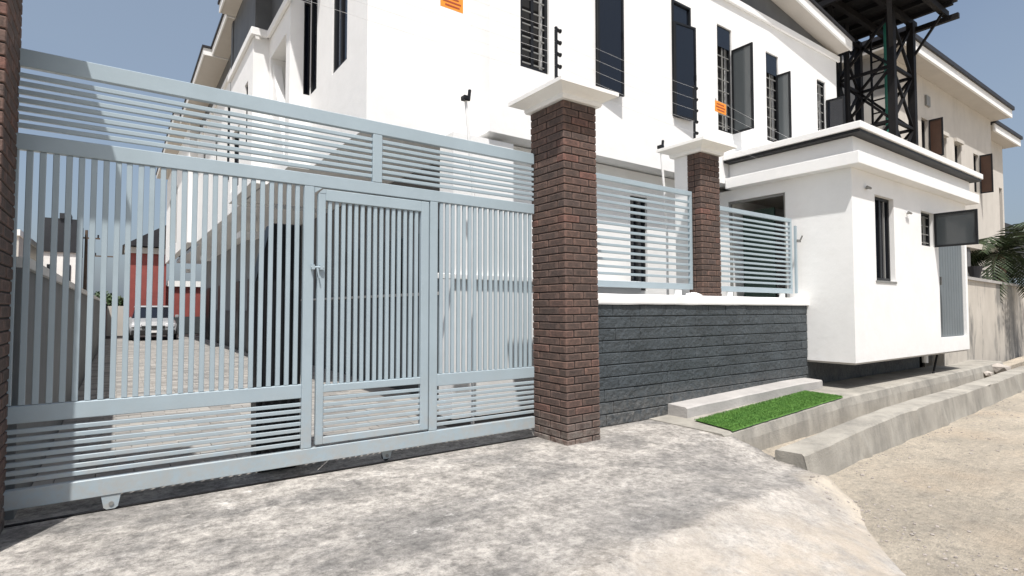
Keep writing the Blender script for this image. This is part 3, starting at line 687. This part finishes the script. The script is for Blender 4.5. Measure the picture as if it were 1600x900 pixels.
bx('soffit', 2.16, 12.7, 12.52, 30, 3.45, 3.6, 'white', t2)
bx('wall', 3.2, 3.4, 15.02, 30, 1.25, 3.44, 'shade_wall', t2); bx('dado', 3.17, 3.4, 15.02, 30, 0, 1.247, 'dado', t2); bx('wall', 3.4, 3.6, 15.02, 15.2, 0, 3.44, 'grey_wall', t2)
for y in (13.9, 21.0, 28.6): bx('ledge', 2.25, 2.65, y, y+.55, 2.96, 3.10, 'white', t2)
for y in (17.0, 19.5, 23, 26.5): bx('door', 3.14, 3.168, y, y+1.1, 0, 2.2, 'frame_black', t2)

# ------------------------------------------------------------------ left compound wall and what lies beyond
cw = thing('compound_wall', 'long grey rendered compound wall on the left of the courtyard with pale coping', 'wall', (-.6, 18, 0))
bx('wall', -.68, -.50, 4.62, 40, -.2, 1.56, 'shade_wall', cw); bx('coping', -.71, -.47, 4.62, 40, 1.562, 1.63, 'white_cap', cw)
rb = thing('red_building', 'red building with grey roof at the far end of the courtyard', 'building', (1.6, 37, 0))
bx('wall', .25, 2.0, 34, 39, 0, 4.4, 'red_paint', rb); bx('wall', 2.002, 6, 34.3, 39, 0, 2.55, 'red_paint', rb)
bx('plinth', .2, 6, 33.9, 33.998, 0, .9, 'dado', rb); bx('cornice', .18, 2.1, 33.86, 33.998, 4.15, 4.45, 'soffit', rb); bx('cornice', 2.05, 6, 34.15, 34.298, 2.5, 2.8, 'white_cap', rb)
MB().prism([(.1, 33.6, 4.5), (2.3, 33.6, 5.9), (6, 33.6, 4.5)], (0, 6, 0)).build('roof', 'roof_black', rb)
tag(bx('side_wall', -.45, .24, 33.0, 33.2, 0, 1.45, 'beige'), 'low pale wall beside the red building far down the courtyard', 'wall')
db = thing('dark_building', 'distant dark building block with pale base seen over the compound wall', 'building', (-2.6, 40, 0))
bx('wall', -3.6, -1.9, 40, 44, 0, 4.5, 'white_cap', db); bx('upper_wall', -3.6, -1.9, 39.9, 44, 4.5, 6.4, 'dark_build', db); bx('parapet', -2.8, -2.3, 39.8, 41, 6.402, 6.7, 'dark_build', db)
for x in (-3.3, -2.6): bx('window', x, x+.35, 39.95, 39.998, 2.4, 3.8, 'glass', db)
pb = thing('pale_building', 'distant pale building block at far left over the compound wall', 'building', (-8, 34, 0))
bx('wall', -7.5, -4.05, 36, 44, 0, 4.9, 'beige', pb); bx('roof', -7.6, -4.0, 35.9, 44, 4.902, 5.2, 'white_cap', pb)
def upole(x, y, h, label):
    u = thing('utility_pole', label, 'pole', (x, y, 0), 'utility poles beyond the compound wall')
    MB().cyl((x, y, 0), (x, y, h), .12, .08).build('mast', 'trunk', u)
    MB().bar((x-.7, y, h-.5), (x+.7, y, h-.5), .09).build('crossarm', 'trunk', u)
    for d in (-.6, 0, .6): MB().cyl((x+d, y, h-.46), (x+d, y, h-.26), .05).build('insulator', 'roof_black', u)
upole(-1.75, 44, 6.3, 'utility pole standing right against the distant dark building'); upole(-.9, 52, 5.8, 'utility pole standing between dark building and red building')
lp = thing('lamp_post', 'tall thin black post over the compound wall near the left pillar', 'post', (-2.0, 17, 0))
MB().cyl((-2.05, 17, 0), (-2.05, 17, 4.2), .055).build('mast', 'steel_black', lp); MB().box(-2.2, -1.98, 16.9, 17.1, 4.201, 4.28).build('lamp_head', 'steel_black', lp)
def bush(x, y, z, r, label):
    t = thing('bush', label, 'bush', (x, y, 0), 'small bushes at the courtyard end')
    MB().cyl((x, y, 0), (x, y, z), .05, .03).build('stem', 'trunk', t)
    m = MB()
    for _ in range(420):
        d = Vector((random.gauss(0, 1), random.gauss(0, 1), random.gauss(0, 1))).normalized()*r*random.random()**.4
        p = Vector((x, y, z))+Vector((d.x, d.y, d.z*.8)); a = Vector((random.uniform(-1, 1), random.uniform(-1, 1), random.uniform(-1, 1))).normalized()*.1; b = a.orthogonal()*.5
        m.add([p-a, p+b, p+a, p-b], [(0, 1, 2, 3)])
    m.build('foliage', 'bush_leaf', t, recalc=False)
bush(-.15, 34.5, 1.6, .5, 'small dark bush left of the red building'); bush(-.75, 41, 1.9, .6, 'dark bush behind the end of the compound wall')

# parked car at the end of the courtyard
car = thing('parked_car', 'silver car parked nose-on in front of the red building', 'car', (1.2, 28.5, 0))
cx, cy0, ln, wd = 1.2, 27.2, 4.2, 1.66
def carsec():
    secs = [(0, .80, .30, .62, .0), (.12, .83, .25, .78, .0), (1.0, .83, .25, .92, .0), (3.9, .83, .25, .95, .0), (4.2, .78, .3, .85, .0)]
    m = MB()
    for y, hw, z0, z1, _ in secs:
        m.v += [(cx-hw*.94, cy0+y, z0), (cx-hw, cy0+y, z0+.18), (cx-hw, cy0+y, z1-.12), (cx-hw*.88, cy0+y, z1), (cx+hw*.88, cy0+y, z1), (cx+hw, cy0+y, z1-.12), (cx+hw, cy0+y, z0+.18), (cx+hw*.94, cy0+y, z0)]
    for i in range(len(secs)-1):
        for q in range(8): m.f.append((i*8+q, i*8+(q+1) % 8, i*8+8+(q+1) % 8, i*8+8+q))
    m.f.append(tuple(range(8))); m.f.append(tuple(range(len(secs)*8-8, len(secs)*8))); return m
body = carsec().build('body', 'car_silver', car, smooth=False)
def cab(y0, y1, y2, y3, hw0, hw1, z0, z1):
    return MB().add([(cx-hw0, cy0+y0, z0), (cx+hw0, cy0+y0, z0), (cx+hw0, cy0+y3, z0), (cx-hw0, cy0+y3, z0), (cx-hw1, cy0+y1, z1), (cx+hw1, cy0+y1, z1), (cx+hw1, cy0+y2, z1), (cx-hw1, cy0+y2, z1)], [(0, 3, 2, 1), (4, 5, 6, 7), (0, 1, 5, 4), (1, 2, 6, 5), (2, 3, 7, 6), (3, 0, 4, 7)])
cab(.95, 1.65, 3.3, 4.0, .74, .60, .90, 1.40).build('windscreen', 'glass', car)
cab(1.58, 1.66, 3.3, 3.4, .63, .59, 1.385, 1.45).build('roof', 'car_silver', car)
for s in (-1, 1):
    MB().box(cx+s*.58-.17, cx+s*.58+.17, cy0-.03, cy0+.1, .56, .70).build('headlight', 'headlight', car, bev=.02)
    MB().box(cx+s*.92-.07, cx+s*.92+.07, cy0+1.25, cy0+1.4, .92, 1.05).build('wing_mirror', 'car_silver', car, bev=.02)
    for y in (.75, 3.4):
        wh = MB().cyl((cx+s*.68, cy0+y, .31), (cx+s*.86, cy0+y, .31), .31, n=20).build('wheel', 'rubber', car)
        MB().cyl((cx+s*.862, cy0+y, .31), (cx+s*.875, cy0+y, .31), .19, n=14).build('rim', 'bar_grey', wh)
MB().box(cx-.40, cx+.40, cy0-.025, cy0+.1, .50, .60).build('grille', 'rubber', car); MB().box(cx-.76, cx+.76, cy0-.06, cy0+.1, .24, .44).build('bumper', 'rubber', car, bev=.02)
MB().box(cx-.24, cx+.24, cy0-.075, cy0-.058, .33, .42).build('number_plate', 'white', car)

# tall black cabinet just behind the gate
cb = thing('cabinet', 'tall narrow black cabinet standing just behind the gate beside the pedestrian door', 'cabinet', (1.08, 4.85, 0))
MB().prism([(.915, 4.76, .04), (1.245, 4.76, .04), (1.235, 4.76, 2.0), (1.0, 4.76, 2.0), (.885, 4.76, 1.52)], (0, .22, 0)).build('body', 'frame_black', cb, bev=.008)
bx('door_panel', .95, 1.21, 4.745, 4.758, .12, 1.45, 'frame_black', cb); bx('foot', .93, 1.22, 4.78, 4.95, 0, .039, 'steel_black', cb)
bx('handle', .97, .985, 4.72, 4.744, .95, 1.1, 'bar_grey', cb)

# ------------------------------------------------------------------ electric fence
posts = {}
def epost(x, y, z, h, label):
    e = thing('electric_fence_post', label, 'fence post', (x, y, z), 'electric fence posts on the pillars')
    bx('mast', x-.012, x+.012, y-.012, y+.012, z, z+h, 'frame_black', e)
    for k in range(5):
        zz = z+h-.03-k*(h-.2)/4
        m = MB(); m.cyl((x+.012, y-.0, zz), (x+.05, y, zz), .022, .016, n=10); m.cyl((x+.05, y, zz), (x+.062, y, zz), .022, n=10); m.build('insulator', 'frame_black', e)
    return [(x+.05, y, z+h-.03-k*(h-.2)/4) for k in range(5)]
ep0 = epost(-.75, 4.24, 3.51, .70, 'black electric fence post on the left pillar'); ep1 = epost(3.60, 4.27, 3.50, .70, 'black knobbed electric fence post on top of the tall pillar'); ep2 = epost(6.33, 4.60, 3.53, .82, 'black knobbed electric fence post on top of the slimmer pillar')
k = 0
names = ['topmost', 'second from top', 'middle', 'second from bottom', 'lowest']
for a, b, wh in ((ep0, ep1, 'over the gate'), (ep1, ep2, 'between the two right pillars'), (ep2, [(12.2, 5.66, p[2]+.3) for p in ep2], 'from slimmer pillar to the house')):
    for i in range(5):
        m = MB(); p, q = Vector(a[i]), Vector(b[i]); pr = p
        for s in range(1, 9):
            u = s/8; c = p.lerp(q, u)-Vector((0, 0, .03*4*u*(1-u))); m.cyl(pr, c, .0012, n=5); pr = c
        tag(m.build('fence_wire', 'wire'), '%s thin electric fence wire %s' % (names[i], wh), 'wire', 'electric fence wires')
def sign(x, y, z, w, h, rz, label):
    s = thing('warning_sign', label, 'sign', (x, y, z), 'warning signs on the electric fence')
    bx('plate', x-w/2, x+w/2, y-.004, y, z-h/2, z+h/2, 'orange', s, .001)
    for i, (a, b) in enumerate(((-.36, .30), (-.40, .40), (-.3, .34))): bx('print_line', x+a*w, x+b*w, y-.006, y-.0042, z+h*(.26-i*.26)-h*.06, z+h*(.26-i*.26)+h*.05, 'sign_ink', s)
    for a in (-.4, .4): bx('clip', x+a*w-.006, x+a*w+.006, y-.002, y+.006, z+h/2, z+h/2+.03, 'bar_grey', s)
    s.rotation_euler = (0, R(rz), 0)
sign(2.36, 4.235, 4.03, .23, .13, 0, 'orange warning sign hanging on the wires above the gate'); sign(6.98, 4.63, 4.19, .27, .16, 2, 'orange warning sign hanging on the wires before an open house window')

# slim white poles with small black lamps behind the fence
for x, y, zt, label, lean in ((3.18, 5.2, 3.60, 'slim white pole with little black lamp head above the gate', -.10), (6.48, 5.2, 3.62, 'slim white pole with little dark lamp head left of slimmer pillar', -.12)):
    f = thing('lamp_pole', label, 'lamp', (x, y, 0), 'slim lamp poles inside the fence')
    MB().cyl((x, y, 0), (x, y, 2.6), .018).build('pole', 'white', f); MB().cyl((x, y, 2.6), (x+lean, y, zt), .017).build('arm', 'white', f)
    m = MB(); m.box(x+lean-.05, x+lean+.02, y-.05, y+.03, zt, zt+.05); m.cyl((x+lean+.035, y, zt+.01), (x+lean+.05, y, zt+.14), .02); m.build('lamp_head', 'frame_black', f, bev=.006)

# ------------------------------------------------------------------ steel tank tower
TX, TY, TS = 14.1, 5.0, 1.15
tw = thing('tank_tower', 'black steel lattice tower with platform rising behind the guard house roof', 'tower', (TX+TS/2, TY+TS/2, 0))
cor = [(TX, TY), (TX+TS, TY), (TX+TS, TY+TS), (TX, TY+TS)]
for x, y in cor: MB().box(x-.072, x+.072, y-.072, y+.072, -.3, 8.1).build('leg', 'steel_black', tw)
lv = [3.0, 4.3, 5.55, 6.8, 8.0]
for i in range(4):
    (x0, y0), (x1, y1) = cor[i], cor[(i+1) % 4]
    for j, z in enumerate(lv[:-1]):
        MB().bar((x0, y0, z), (x1, y1, z), .065).build('brace', 'steel_black', tw)
        MB().bar((x0, y0, z), (x1, y1, lv[j+1]), .055).build('brace', 'steel_black', tw); MB().bar((x1, y1, z), (x0, y0, lv[j+1]), .055).build('brace', 'steel_black', tw)
pf = link('platform', None, tw, (14.4, 5.1, 8.1))
for y in (4.35, 4.98, 5.6, 6.2): bx('beam', 12.55, 15.62, y, y+.1, 8.10, 8.24, 'steel_black', pf)
for x in (12.6, 13.3, 14.0, 14.7, 15.3): bx('joist', x, x+.09, 4.2, 6.4, 8.242, 8.34, 'steel_black', pf)
x = 12.5
while x < 15.5:
    bx('plank', x, x+.205, 4.15, 6.45, 8.342, 8.38, 'steel_black', pf)
    x += .215
for x in (15.5, 12.6):
    for y in (4.2, 6.3): bx('rail_post', x, x+.05, y, y+.05, 8.382, 9.3, 'steel_black', pf)
MB().bar((15.25, 4.95, 7.3), (15.3, 4.4, 8.09), .05).build('strut', 'steel_black', pf)
MB().bar((14.1, 5.0, 7.2), (12.9, 4.6, 8.09), .09).build('strut', 'steel_black', pf); MB().bar((14.1, 6.15, 7.0), (12.75, 5.7, 8.09), .09).build('strut', 'steel_black', pf)
bx('edge_beam', 12.5, 12.6, 4.15, 6.45, 7.98, 8.098, 'steel_black', pf); bx('edge_beam', 15.5, 15.6, 4.15, 6.45, 7.98, 8.098, 'steel_black', pf)
ld = link('ladder', None, tw, (14.95, 5.5, 0))
for a in (5.35, 5.72): bx('ladder_rail', 14.93, 14.97, a, a+.04, 0, 8.05, 'steel_black', ld)
for k in range(24): bx('rung', 14.935, 14.965, 5.392, 5.718, .3+k*.32, .33+k*.32, 'steel_black', ld)
pp = MB(); pp.cyl((14.5, 5.25, -.2), (14.5, 5.25, 8.0), .05, n=10); pp.cyl((14.68, 5.25, -.2), (14.68, 5.25, 6.6), .035, n=10); pp.cyl((14.5, 5.25, 6.6), (14.68, 5.25, 6.6), .035, n=10); pp.cyl((14.5, 5.25, 5.4), (14.5, 5.15, 5.4), .07, n=10)
pp.build('riser_pipe', 'pipe_green', tw)
MB().cyl((14.0, 5.9, -.2), (14.0, 5.9, 8.1), .06).build('standpipe', 'steel_black', tw)

# ------------------------------------------------------------------ neighbour
nh = thing('neighbour_house', 'beige neighbouring house with black roof edge and small windows behind the tower', 'house', (21, 9, 0))
NW = [(19.95, 20.55, 5.0, 6.55), (21.3, 21.9, 5.0, 6.55), (23.1, 23.65, 5.2, 6.5)]
wall('wall', 'y', 5.9, .25, 16.2, 25.1, 0, 8.0, NW+[(18.6, 19.1, 5.7, 6.8)], 'beige', nh)
wall('wall', 'y', 6.3, .25, 25.1, 28.2, 0, 7.7, [(26.3, 26.75, 3.8, 6.0), (27.6, 28.0, 3.4, 6.0)], 'beige', nh)
bx('wall', 16.2, 16.45, 6.15, 14, 0, 8.0, 'beige', nh); bx('wall', 27.95, 28.2, 6.55, 14, 0, 7.7, 'beige', nh); bx('wall', 24.85, 25.1, 6.15, 8, 0, 8.0, 'beige', nh)
for a in NW[:2]: w = window(nh, 'y', 5.9, *a, .10, .07, mullion=((a[0]+a[1])/2,), pane_depth=.04); bx('hood', a[0]-.05, a[1]+.05, 5.82, 5.898, a[3]+.01, a[3]+.12, 'beige', w)
for a in NW[2:]+[(18.6, 19.1, 5.7, 6.8)]:
    w = window(nh, 'y', 5.9, *a, .08, .06, panes='interior', pane_depth=.1); lf = leaf(w, (a[1], 5.88), .34, a[2], a[3], -88, 'brown_wood')
for a in ((26.3, 26.75, 3.8, 6.0), (27.6, 28.0, 3.4, 6.0)): window(nh, 'y', 6.3, *a, .1, .06)
MB().cyl((19.35, 5.88, 6.0), (19.35, 5.78, 6.15), .18, n=14).build('wall_lamp', 'terracotta', nh)
bx('vent', 18.9, 19.2, 5.85, 5.898, 7.2, 7.5, 'bar_grey', nh); bx('vent', 24.3, 24.5, 5.85, 5.898, 6.1, 6.4, 'bar_grey', nh)
def nroof(x0, x1, y0, z):
    o = MB().box(x0, x1, y0+.06, 14, z, z+.2).build('soffit_board', 'soffit', nh)
    bx('fascia', x0, x1, y0, y0+.058, z-.02, z+.24, 'white', o)
    MB().box(x0-.05, x1+.05, y0-.06, 14, z+.242, z+.36).build('roof_sheet', 'roof_black', o)
nroof(15.9, 25.3, 5.35, 8.002); nroof(25.36, 28.7, 5.85, 7.702)
nw = thing('neighbour_wall', 'stained pale concrete wall beyond the guard house at the right edge', 'wall', (20, 4.3, 0))
MB().prism([(14.2, 4.22, -.2), (45, 6.6, -.2), (45, 6.6, 2.0), (14.2, 4.22, 2.0)], (-.02, .2, 0)).build('wall', 'stained_wall', nw)
MB().prism([(14.2, 4.17, 2.002), (45, 6.55, 2.002), (45, 6.85, 2.002), (14.2, 4.47, 2.002)], (0, 0, .07)).build('coping', 'footing', nw)
# porch bits of the neighbour over the wall
po = thing('porch', 'pale porch with little canopy behind the stained wall beside the palm', 'porch', (20, 5.2, 0))
bx('canopy', 18.6, 22.6, 5.0, 5.86, 3.0, 3.15, 'beige', po); bx('post', 19.0, 19.25, 5.05, 5.3, 0, 2.998, 'grey_wall', po); bx('post', 22.2, 22.45, 5.05, 5.3, 0, 2.998, 'beige', po)
bx('railing', 19.3, 22.15, 5.1, 5.16, 2.2, 2.26, 'bar_grey', po); bx('railing', 19.3, 22.15, 5.1, 5.16, 2.4, 2.45, 'bar_grey', po)
for x in (19.6, 20.3, 21.0, 21.7): bx('baluster', x, x+.05, 5.105, 5.155, 1.6, 2.398, 'bar_grey', po)
tag(MB().cyl((18.3, 4.72, 2.075), (18.3, 4.72, 2.42), .09, .17, n=14).build('planter_pot', 'roof_black'), 'small dark pot standing on the stained wall coping', 'pot')
# palm
def palm(x, y, zt, label, n=24):
    t = thing('palm_tree', label, 'palm', (x, y, 0))
    m = MB(); pr = Vector((x, y, -.2))
    for i in range(1, 12):
        c = Vector((x+.10*math.sin(i*.3), y, -.2+(zt+.2)*i/11)); m.cyl(pr, c, .15-.003*i, .135-.003*i, n=9); pr = c
    m.build('trunk', 'trunk', t)
    for k in range(n):
        az = k*2.399+random.uniform(-.2, .2); el = random.uniform(.05, 1.2); L = random.uniform(1.7, 2.6)
        d = Vector((math.cos(az), math.sin(az), 0)); m = MB(); p = Vector((x+.1, y, zt)); pts = []; ang = el
        for i in range(13):
            pts.append(p.copy()); p = p+(d*math.cos(ang)+Vector((0, 0, math.sin(ang))))*L/12; ang -= .17
        for i in range(12): m.cyl(pts[i], pts[i+1], .018-.0012*i, .017-.0012*i, n=5)
        side = Vector((-d.y, d.x, 0))
        for i in range(2, 25):
            u = i/2.0; a = int(min(u, 11)); q = pts[a].lerp(pts[a+1], u-a); tg = (pts[a+1]-pts[a]).normalized()
            ll = .55*math.sin(math.pi*(.12+.84*i/25))+.08
            for s in (-1, 1):
                e = q+(side*s*.8+tg*.55+Vector((0, 0, -.35+random.uniform(-.12, .12)))).normalized()*ll; w = tg*.032
                md = q.lerp(e, .5)+Vector((0, 0, .03)); m.add([q-w*.5, q+w*.5, md+w, e, md-w], [(0, 1, 2, 3, 4)])
        m.build('frond', 'palm_leaf', t, recalc=False)
palm(21.6, 4.95, 2.95, 'dark green palm leaning over the stained wall at the right edge')
tag(bx('far_roof', 29, 40, 8, 14, 3.0, 5.6, 'dark_build'), 'dark blue-grey building block behind the palm at right edge', 'building')

# ------------------------------------------------------------------ loose stones
def stone(x, y, z, r, mat='rubble'):
    m = MB(); bm = bmesh.new(); bmesh.ops.create_icosphere(bm, subdivisions=1, radius=r)
    sx, sy_, sz = random.uniform(.8, 1.3), random.uniform(.7, 1.2), random.uniform(.45, .8)
    vs = [(x+v.co.x*sx*random.uniform(.85, 1.15), y+v.co.y*sy_*random.uniform(.85, 1.15), z+v.co.z*sz) for v in bm.verts]
    fsx = [tuple(v.index for v in f.verts) for f in bm.faces]; bm.free(); return vs, fsx
for x, y, r, lb in ((15.8, 3.72, .20, 'large concrete lump in the drain at the far right'), (16.6, 3.9, .14, 'smaller concrete lump beside the stained wall foot'), (14.9, 3.68, .10, 'grey lump in the drain below the guard house end')):
    v, f = stone(x, y, -.1+r*.4, r); tag(MB().add(v, f).build('rubble_lump', 'rubble'), lb, 'rubble')
m = MB()
for _ in range(1500):
    x = random.uniform(1.5, 14); y = random.uniform(-2.5, 2.55)
    if y > kerb_y(max(x, 4.9))-.3 or (x < xr(y)+.05 and y > -.2): continue
    r = .005+.016*random.random()**3
    v, f = stone(x, y, road_z(x, y)+r*.2, r); m.add(v, f)
for _ in range(420):     # crumbs along the broken apron edge and the kerb foot
    if random.random() < .55: y = random.uniform(.9, 2.35); x = xr(y)-.12+random.gauss(0, .2)
    else: x = random.uniform(5.2, 12); y = kerb_y(x)-.33-abs(random.gauss(0, .1))
    r = .004+.012*random.random()**2.6
    v, f = stone(x, y, max(road_z(x, y), drive_z(x, y) if x < xr(y) else -9)+r*.25, r); m.add(v, f)
o = m.build('pebbles', 'rubble'); o['kind'] = 'stuff'; o['label'] = 'small pebbles scattered over the sandy road'; o['category'] = 'pebbles'
m = MB()
for _ in range(500):
    x = random.uniform(5.0, 14); y = random.uniform(kerb_y(x)+.02, slab_y(x)-.02); r = .008+.03*random.random()**2.5
    v, f = stone(x, y, -.33+r*.3, r); m.add(v, f)
o = m.build('drain_debris', 'rubble'); o['kind'] = 'stuff'; o['label'] = 'loose grit and debris lying in the open drain'; o['category'] = 'debris'
